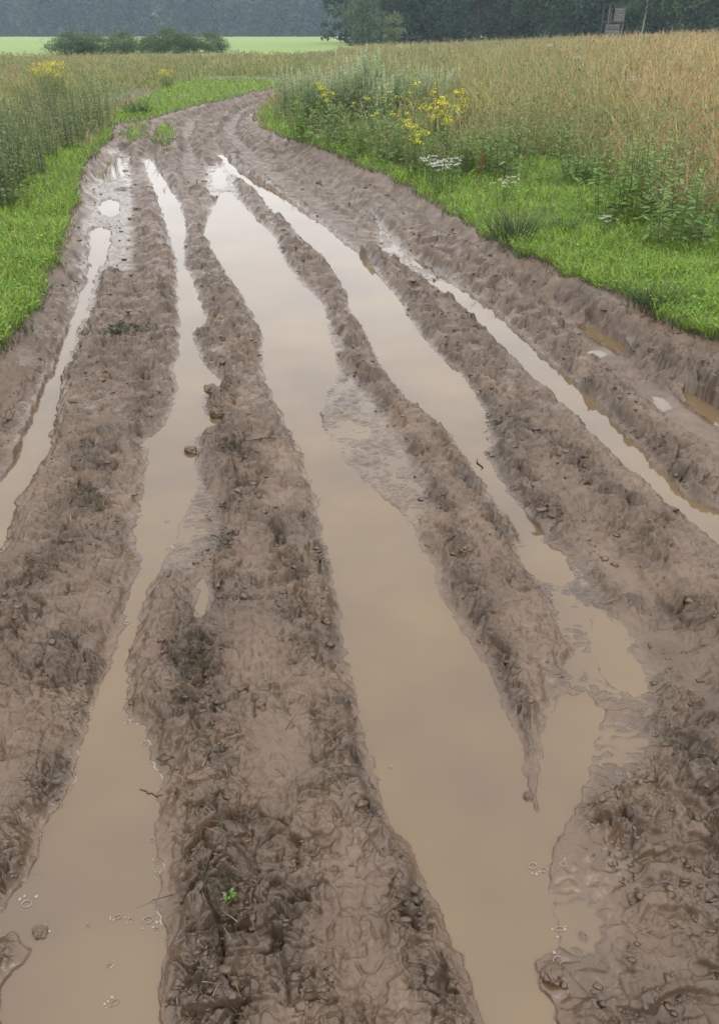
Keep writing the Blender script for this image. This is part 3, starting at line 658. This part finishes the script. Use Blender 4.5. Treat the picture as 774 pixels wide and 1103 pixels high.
# ------------------------------------------------------------------ small things in the mud
def tuft(label, px, py, s, col, n=60):
    n = int(n*1.2); s *= .8
    g = Geo(); p = rng.normal(0, .035, (n, 3))*[1, 1.2, 0]
    blades(g, p, U(.010, .030, n), U(.002, .0035, n), U(0, A2, n), U(.3, 1.1, n), U(.3, 1.4, n), jit(col, n, .3), 3)
    k = n//2; q = rng.normal(0, .03, (k, 3))*[1, 1.2, .1]+[0, 0, .012]
    leaves(g, q, rng.normal(0, 1, (k, 3))*[1, 1, .4], U(.012, .03, k), U(.004, .008, k), jit(np.array(col)*.7, k, .3))
    p = at(px, py, .07); zz = float(ground_z(p[0], p[1])[0])
    o = link('grass_tuft', g.mesh('grass_tuft', M_GRASS), label=label, category='grass tuft', group='muddy grass tufts on the ridges'); o.location = (p[0], p[1], zz-.002); o.scale = (s, s, s)
DG = (.070, .060, .030)
tuft('dark muddy grass tuft on the far left ridge beside the puddle', 92, 532, 1.5, DG)
tuft('dark grass tuft on the upper left ridge between the ruts', 132, 352, 2.6, (.055, .07, .03), 110)
tuft('dark tuft above the small puddle at the ridge edge', 244, 574, 1.2, DG)
tuft('muddy tuft beside the clods at the bulge of the left rut', 248, 468, 1.5, (.055, .07, .025))
tuft('largest dark tuft on the wide middle ridge', 212, 706, 1.5, DG, 90)
tuft('muddy tuft on the ridge between the right ruts', 546, 444, 1.7, (.055, .07, .03), 80)
tuft('dark tuft in front on the middle ridge around the green seedling', 236, 938, 1.1, DG, 80)
# bright seedling
g = Geo(); gs = Geo()
n = 16; a = U(0, A2, n); tube(gs, [[0, 0, 0], [.002, 0, .02], [.004, .002, .034]], [.002, .0018, .001], (.10, .2, .04), 5)
leaves(g, np.stack([.004*np.cos(a), .004*np.sin(a), U(.012, .036, n)], -1), np.stack([np.cos(a), np.sin(a), U(.1, .7, n)], -1), U(.009, .015, n), U(.006, .010, n), jit((.16, .28, .06), n, .2))
p = at(246, 962, .06); r = thing('seedling', (p[0], p[1], float(ground_z(p[0], p[1])[0])-.001), 'tiny bright green seedling growing on the wide mud ridge in front', 'plant')
link('stem', gs.mesh('stem', M_LEAF), r); link('foliage', g.mesh('foliage', M_LEAF), r)
# clods in the water
def clod(label, px, py, r, sq=.6):
    import bmesh
    bm = bmesh.new(); bmesh.ops.create_icosphere(bm, subdivisions=5, radius=1)
    co = np.array([v.co for v in bm.verts]); o3 = U(0, 50)
    d = 1+.40*fbm(co[:, 0]*1.1+o3, co[:, 1]*1.1+co[:, 2]*.8, .9, 4, 131)-.40*np.abs(perlin(co[:, 0]*2.3+o3, co[:, 1]*2.3+co[:, 2]*2.2, 132))+.12*fbm(co[:, 0]*3+o3, co[:, 1]*3+co[:, 2]*3, .4, 3, 133)
    for v, k in zip(bm.verts, d): v.co = Vector((v.co.x*k*r*1.15, v.co.y*k*r, v.co.z*k*r*sq))
    for f in bm.faces: f.smooth = True
    me = bpy.data.meshes.new('mud_clod'); bm.to_mesh(me); bm.free(); me.materials.append(M_MUD)
    p = at(px, py, .02); o = link('mud_clod', me, label=label, category='clod', group='mud clods at the puddles'); o.location = (p[0], p[1], max(0., float(ground_z(p[0], p[1])[0]))+.1*r); o.rotation_euler = (U(-.3, .3), U(-.3, .3), U(0, A2))
clod('upper mud clod sticking out of the bulge of the left rut', 228, 426, .040)
clod('lower mud clod in the water at the bulge of the left rut', 234, 444, .038)
clod('smooth pointed clod at the right bank of the left rut', 206, 482, .034)
clod('small mud clod ringed with foam at the lower left puddle edge', 42, 998, .016)
clod('mud lump at the lower tip of the thin spit in the broad puddle', 570, 852, .013)
clod('mud lump by the white foam at the bottom right shore', 594, 1046, .020)
# twigs
def twig(label, pa, pb, r=.0022):
    a = at(*pa, .03); b = at(*pb, .03); t = np.linspace(0, 1, 6)[:, None]; p = a*(1-t)+b*t+rng.normal(0, .004, (6, 2)); zz = np.maximum(ground_z(p[:, 0], p[:, 1]), 0)+r
    g = Geo(); c = p[0].copy(); tube(g, np.stack([p[:, 0]-c[0], p[:, 1]-c[1], zz], -1), [r*.6, r, r, r*.9, r*.8, r*.4], (.06, .045, .03), 5)
    o = link('twig', g.mesh('twig', M_BARK, True), label=label, category='twig', group='twigs lying in the mud'); o.location = (c[0], c[1], 0)
twig('thin curved twig in the water of the right branch puddle', (512, 488), (521, 500), .003)
twig('thin root lying on the wide middle ridge', (328, 930), (360, 906), .0018)
twig('short dark root at the lower left shore', (150, 842), (172, 850), .0016)
twig('pale straw stalk across the wide ridge', (236, 475), (318, 476), .0022)
twig('thin dark root on the bottom of the wide ridge', (196, 1085), (240, 1092), .0016)
# foam
def foam(label, px, py, r):
    n = 22; a = np.arange(n)*A2/n; rr = r*(1+.28*fbm(np.cos(a)*1.3+px, np.sin(a)*1.3+py, 1.0, 2, 141)); el = U(.5, .95); ro = U(-.6, .6)
    rings = []
    for f, z in ((1.06, .0004), (1.0, .0022), (.92, .0024), (.85, .0009)):
        X = rr*f*np.cos(a); Y = rr*f*np.sin(a)*el
        rings.append(np.stack([X*math.cos(ro)-Y*math.sin(ro), X*math.sin(ro)+Y*math.cos(ro), np.full(n, z)+rng.normal(0, .0004, n)*(z > .001)], -1))
    V = np.vstack(rings); Q = [[i*n+j, i*n+(j+1) % n, (i+1)*n+(j+1) % n, (i+1)*n+j] for i in range(3) for j in range(n)]
    p = at(px, py, 0); zz = max(0., float(ground_z(p[0], p[1])[0]))
    g = Geo(); g.add(V, np.array(Q), (.6, .55, .5))
    for q in range(int(U(2, 6))):
        an = U(0, A2); d = r*U(1.1, 2.2); b = r*U(.15, .4); k = 8; aa = np.arange(k)*A2/k
        Vb = np.vstack([np.stack([d*math.cos(an)+b*np.cos(aa)*f, d*math.sin(an)+b*np.sin(aa)*f, np.full(k, z)], -1) for f, z in ((1, .0003), (.7, b*.5), (.06, b*.6))])
        g.add(Vb, np.array([[i*k+j, i*k+(j+1) % k, (i+1)*k+(j+1) % k, (i+1)*k+j] for i in range(2) for j in range(k)]), (.6, .55, .5))
    o = link('foam_patch', g.mesh('foam_patch', M_FOAM, True), label=label, category='foam', group='foam patches on the puddles'); o.location = (p[0], p[1], zz+.0008)
for px, py, r in [(64,868,.007),(76,846,.005),(43,904,.006),(29,974,.011),(46,1003,.009),(127,988,.008),(141,991,.005),(160,991,.010),(164,905,.005),(169,929,.006),(171,942,.006),(166,970,.006),(169,1001,.005),(95,997,.004),(118,1040,.006),(124,1080,.009),(156,801,.007),(140,777,.009),(96,773,.006),(137,671,.010),(151,556,.010),(181,591,.012),(180,562,.010)]:
    foam('small whitish foam patch on the long left puddle', px, py, r)
for px, py, r in [(573,933,.010),(585,937,.007),(602,1001,.010),(600,1036,.011),(638,900,.006),(606,932,.008),(420,827,.005)]:
    foam('small whitish foam patch on the broad middle puddle', px, py, r)
def foam_rim(label, path):
    p = np.array(path, float); t = np.linspace(0, len(p)-1.001, 60*(len(p)-1)); i = t.astype(int); f = (t-i)[:, None]
    w = at(*(p[i]*(1-f)+p[i+1]*f).T, 0.0); off = np.linspace(-.09, .09, 91)
    d = np.gradient(w, axis=0); d /= np.linalg.norm(d, axis=1, keepdims=True)+1e-9; nrm = np.stack([d[:, 1], -d[:, 0]], 1)
    S = w[:, None, :]+off[None, :, None]*nrm[:, None, :]; z = ground_z(S[..., 0].ravel(), S[..., 1].ravel()).reshape(S.shape[:2])
    cr = (z[:, :-1] > 0) != (z[:, 1:] > 0); cost = np.where(cr, np.abs(off[:-1])[None, :], 9); k = cost.argmin(1); ok = cost.min(1) < 1
    side = np.where(z[np.arange(len(k)), k] > 0, 1, -1)
    c = w+(off[k]+.002)[:, None]*nrm; wid = .0022*np.clip(-.1+2.8*fbm(c[:, 0]*1.0, c[:, 1], .05, 2, 151), 0, 2.2)
    a = c-nrm*(.0015*side)[:, None]; b = c+nrm*(wid*side)[:, None]; m_ = (a+b)/2; n = len(c)
    V = np.vstack([np.c_[a, np.full(n, .0012)], np.c_[m_, np.full(n, .0012)+.3*wid], np.c_[b, np.full(n, .0006)]])
    j = np.nonzero(ok[:-1] & ok[1:] & (wid[:-1] > .0012) & (wid[1:] > .0012) & (np.linalg.norm(np.diff(c, axis=0), axis=1) < .03))[0]
    Q = np.vstack([np.stack([j+q*n, j+1+q*n, j+1+(q+1)*n, j+(q+1)*n], 1) for q in (0, 1)])
    us, q = sub(Q); link('foam_line', mesh_np('foam_line', V[us], q, M_FOAM), label=label, category='foam', group='foam lines along the shore')
foam_rim('thin whitish foam line along the left shore of the long left puddle', [(112,735),(93,788),(81,834),(58,878)])
foam_rim('thin foam line round the notch on the right shore of the long left puddle', [(139,705),(139,772),(160,783),(168,810),(174,846)])
foam_rim('foam line on the right shore at the lower end of the long left puddle', [(170,910),(174,945),(168,970),(175,1000)])
# ------------------------------------------------------------------ bushes and trees
def tree_geo(h, cr, z0, ncl, nleaf, L, col, col2, trunk_r, barkc, kind='round'):
    gt = Geo(); gc = Geo()
    tube(gt, [[rng.normal(0, .02*h*t), rng.normal(0, .02*h*t), h*t*.92] for t in np.linspace(0, 1, 7)], [trunk_r*(1-t*.85) for t in np.linspace(0, 1, 7)], barkc, 8)
    for i in range(ncl):
        t = U(0, 1)
        zz = z0+(h-z0)*t
        if kind == 'spruce': rad = cr*(1-t)**.9*U(.45, 1.0)+.1
        else: rad = cr*math.sqrt(max(.05, 1-(2*t-.9)**2*.9))*U(.35, 1.0)
        a = U(0, A2); c = np.array([rad*math.cos(a), rad*math.sin(a), zz+(0 if kind != 'spruce' else -.12*rad)])
        if i % 3 == 0: tube(gt, [[0, 0, max(.3, zz-.35*rad)], c*[.5, .5, 1]-[0, 0, .12*rad], c], [trunk_r*.28, trunk_r*.18, trunk_r*.06], barkc, 4)
        sz = (.26 if kind != 'spruce' else .17)*cr*U(.6, 1.3); n = nleaf
        p = c+rng.normal(0, 1, (n, 3))*[sz, sz, sz*(.7 if kind != 'spruce' else .35)]*.6
        p[:, 2] = np.maximum(p[:, 2], .05)
        m = U(.7, 1.25); cc = np.asarray(col)*(1-U(0, .8))+np.asarray(col2)*.0; cc = (np.asarray(col) if U(0, 1) < .6 else np.asarray(col2))*m
        leaves(gc, p, rng.normal(0, 1, (n, 3))-[0, 0, .3], U(.6, 1.3, n)*L, U(.45, .8, n)*L, jit(cc, n, .2, .05))
    return gt, gc
def tree_proto(name, label, cat, group, *a, **k):
    gt, gc = tree_geo(*a, **k); r = thing(name, (0, 0, -100), label, cat, group)
    link('trunk', gt.mesh('trunk', M_BARK, True), r); link('crown', gc.mesh('crown', M_TREE), r); return r
def tz(x, y): return float(terrain(np.array([float(x)]), np.array([float(y)]), .5, False)[0][0])
# willow bushes in front of the field
BU = [tree_proto('willow_bush', '', 'bush', 'willow bushes at the edge of the field', 2.0, 1.9, .1, 110, 60, .13, (.055, .092, .036), (.075, .112, .045), .05, (.07, .06, .045)) for _ in range(2)]
bs = [(78,80,1.15,1.0),(100,81,1.1,.95),(135,82,.95,.98),(164,84,.75,.85),(183,83,.95,1.12),(200,83,.7,.95),(228,84,.85,.95)]
lb = ['leftmost and widest dark willow bush before the green field', 'right half of the wide dark willow bush at the field', 'round dark bush second from the left at the field', 'low dark bush between the two taller ones at the field', 'tallest dark bush of the middle pair at the field', 'small bush leaning on the tallest one at the field', 'last dark bush on the right standing apart at the field']
for i, (px, d, s, sz) in enumerate(bs):
    pr = BU[i % 2]; X = atd(px, d); loc = (X, d, tz(X, d)-.1)
    o = pr if i < 2 else dup(pr, loc, lb[i])
    o.location = loc; o['label'] = lb[i]; o.scale = (s*1.0, s, sz*.82); o.rotation_euler = (0, 0, U(0, A2))
# right hand wood: single trees
BR = [tree_proto('broadleaf_tree', '', 'tree', 'trees of the wood behind the right meadow', 14, 4.2, .4, 130, 34, .42, c1, c2, .2, (.06, .05, .04)) for c1, c2 in (((.044, .082, .030), (.062, .108, .038)), ((.038, .074, .032), (.052, .092, .040)), ((.062, .108, .038), (.085, .132, .044)))]
BI = [tree_proto('birch_tree', '', 'tree', 'trees of the wood behind the right meadow', 15, 3.2, 2.2, 80, 34, .36, (.045, .08, .028), (.06, .095, .034), .09, (.30, .29, .26))]
SPR = [tree_proto('spruce_tree', '', 'tree', 'trees of the wood behind the right meadow', 17, 3.4, .6, 150, 30, .42, (.022, .045, .022), (.03, .055, .025), .2, (.06, .045, .035), kind='spruce')]
row = []
for i, px in enumerate(np.linspace(408, 900, 30)): row.append((px+U(-7, 7), 128-.055*(px-400)+U(-5, 5), (BR+BR+SPR)[int(U(0, 7))], U(.85, 1.15)))
for i, px in enumerate(np.linspace(380, 940, 24)): row.append((px+U(-10, 10), 150-.05*(px-400)+U(-5, 8), (BR+SPR+SPR)[int(U(0, 5))], U(1.05, 1.35)))
for px, d in ((688, 104), (744, 112)): row.append((px, d, BI[0], 1.0))
used = set(); LT = {'broadleaf_tree': 'dense dark green leafy tree in the wood behind the right meadow', 'spruce_tree': 'dark pointed spruce in the wood behind the right meadow', 'birch_tree': 'birch with pale slender trunk at the front of the right wood'}
for px, d, pr, s in row:
    X = atd(px, d); loc = (X, d, tz(X, d)-.2); nm = pr.name.split('.')[0]
    if pr.name not in used:
        used.add(pr.name); o = pr; o.location = loc; o.scale = (s, s, s); o.rotation_euler = (0, 0, U(0, A2)); o['label'] = LT[nm]
    else: dup(pr, loc, LT[nm], U(0, A2), s)
for pr in BR+BI+SPR:
    if pr.name not in used:
        X = atd(640, 140); pr.location = (X, 140, tz(X, 140)-.2); pr['label'] = LT[pr.name.split('.')[0]]
# the small pale trees at the left end of the wood
ST = tree_proto('round_tree', 'small round grey green tree at the left end of the wood', 'tree', None, 5.2, 2.5, .2, 90, 40, .26, (.065, .095, .05), (.075, .11, .055), .12, (.07, .06, .05))
X = atd(390, 112); ST.location = (X, 112, tz(X, 112)-.2)
SS = tree_proto('pale_shrub', 'slim pale green shrub standing before the dark wood', 'bush', None, 3.4, 1.1, .1, 50, 40, .2, (.105, .14, .055), (.12, .155, .06), .06, (.08, .07, .05))
X = atd(424, 100); SS.location = (X, 100, tz(X, 100)-.1)
# far forest: one mass
g = Geo()
gt1, gc1 = tree_geo(21, 3.6, .5, 110, 14, 1.8, (.030, .055, .032), (.038, .064, .036), .25, (.05, .04, .035), kind='spruce')
gt2, gc2 = tree_geo(18, 4.4, .5, 95, 16, 1.9, (.036, .062, .032), (.05, .078, .036), .25, (.06, .05, .045))
PR = [(np.vstack(a.V+b.V), np.vstack(a.Q+[q+a.n for q in b.Q]), np.vstack(a.T+b.T)) for a, b in ((gt1, gc1), (gt2, gc2))]
for rowd, sp, n0 in ((372, 5.0, 82), (382, 5.0, 82), (394, 5.5, 76), (408, 5.5, 76)):
    for i in range(n0):
        X = -270+i*sp+U(-2, 2); Y = rowd+U(-5, 5)+.06*abs(X+100); k = 0 if U(0, 1) < .7 else 1; V0, Q0, T0 = PR[k]; s = U(.8, 1.15); a = U(0, A2)
        Vv = np.stack([V0[:, 0]*math.cos(a)-V0[:, 1]*math.sin(a), V0[:, 0]*math.sin(a)+V0[:, 1]*math.cos(a), V0[:, 2]], -1)*s+[X, Y, -.6]
        g.add(Vv, Q0, T0*U(.6, 1.5))
for i in range(46):                                                  # low scrub at its foot
    X = -260+i*7.5+U(-3, 3); V0, Q0, T0 = PR[1]; s = U(.10, .2)
    g.add(V0*[s*2, s*2, s]+[X, 366+U(-3, 3)+.06*abs(X+100), -.4], Q0, T0*1.15)
link('far_forest', g.mesh('far_forest', M_TREE), kind='stuff', label='dark bluish far-off forest along the other side of the green field')
# ------------------------------------------------------------------ wooden lookout at the wood
d = 92; X = atd(654, d); zz = tz(X, d)
r = thing('hunting_stand', (X, d, zz-.3), 'weathered grey wooden hunting stand of boards before the dark wood', 'hunting stand', rz=.25, s=.62)
wc = (.17, .165, .15)
def wood(name, items, parent=r):
    g = Geo()
    for c, s in items: box(g, c, s, wc*np.array(1+rng.normal(0, .10)))
    return link(name, g.mesh(name, M_WOOD), parent)
for sx in (-1.2, 1.5):
    for sy in (-.9, .9): wood('post', [((sx, sy, 2.6), (.13, .13, 5.2))])
wood('lower_wall', [((-.35+.0*i, -1.0, 1.0+.36*i), (2.5, .05, .26)) for i in range(5)])
wood('side_wall', [((1.58, 0, .9+.4*i), (.05, 1.9, .28)) for i in range(5)])
wood('platform', [((.15, -.9+.3*i, 2.95), (3.0, .26, .06)) for i in range(7)])
wood('upper_wall', [((.55, -1.0, 3.25+.34*i), (1.7, .05, .26)) for i in range(5)])
wood('brace', [((-.9, -1.07, 3.4), (.09, .06, 1.6))])
rf = Geo(); box(rf, (.3, 0, 5.3), (3.4, 2.6, .08), (.10, .095, .09)); link('roof', rf.mesh('roof', M_WOOD), r)
# ------------------------------------------------------------------ haze
g = Geo(); box(g, (0, 290, 13.5), (900, 640, 31), (1, 1, 1)); hz = g.mesh('haze', None)
m, nt, out = newmat('haze_air'); v = N(nt, 'ShaderNodeVolumePrincipled'); v.inputs['Color'].default_value = (.66, .85, 1.0, 1); v.inputs['Density'].default_value = HAZE if 'HAZE' in globals() else .0004
nt.links.new(v.outputs[0], out.inputs['Volume']); hz.materials.append(m); link('haze', hz, kind='stuff', label='thin grey blue haze in the damp air')
# ------------------------------------------------------------------ sky and sun
w = bpy.data.worlds.new('World'); sc.world = w; w.use_nodes = True; nt = w.node_tree; bg = nt.nodes['Background']
EL, AZ = 55, 140
sky = N(nt, 'ShaderNodeTexSky', sky_type='NISHITA', sun_disc=False); sky.sun_elevation = R(EL); sky.sun_rotation = R(AZ); sky.dust_density = 3; sky.air_density = 1
co = N(nt, 'ShaderNodeTexCoord').outputs['Generated']
mp = N(nt, 'ShaderNodeMapping'); mp.inputs['Scale'].default_value = (1, 1, 2.2); nt.links.new(co, mp.inputs['Vector'])
cl = ramp(nt, noise(nt, mp.outputs[0], 2.2, 4, .5), [(.3, (.93, .92, .93)), (.7, (1.09, 1.075, 1.07))])
zz_ = N(nt, 'ShaderNodeSeparateXYZ'); nt.links.new(co, zz_.inputs[0])
lum = math_(nt, 'ADD', math_(nt, 'MULTIPLY', math_(nt, 'MAXIMUM', zz_.outputs[2], 0.0), 9.0), 12.8)   # overcast: brightest overhead
vm = N(nt, 'ShaderNodeVectorMath', operation='SCALE'); nt.links.new(cl, vm.inputs[0]); nt.links.new(lum, vm.inputs['Scale']); cl = vm.outputs[0]
nt.links.new(mix(nt, .88, sky.outputs[0], cl), bg.inputs['Color']); bg.inputs['Strength'].default_value = .14
sl = bpy.data.lights.new('sun', 'SUN'); sl.energy = 1.2; sl.angle = R(30); sl.color = (1, .97, .93); so = bpy.data.objects.new('sun', sl); C.objects.link(so)
# direction towards the sun: Nishita rotation is measured from +Y, clockwise
sd = Vector((math.sin(R(AZ))*math.cos(R(EL)), math.cos(R(AZ))*math.cos(R(EL)), math.sin(R(EL)))); so.rotation_euler = sd.to_track_quat('Z', 'Y').to_euler()
vs = sc.view_settings; vs.view_transform = 'Standard'; vs.look = 'None'; vs.gamma = 1; vs.use_curve_mapping = False; vs.exposure = .2
sc.cycles.max_bounces = 6; sc.cycles.diffuse_bounces = 3; sc.cycles.transparent_max_bounces = 12; sc.cycles.volume_bounces = 0
sc.cycles.use_denoising = True; sc.cycles.denoiser = 'OPENIMAGEDENOISE'; sc.cycles.denoising_input_passes = 'RGB_ALBEDO_NORMAL'; sc.cycles.denoising_prefilter = 'ACCURATE'
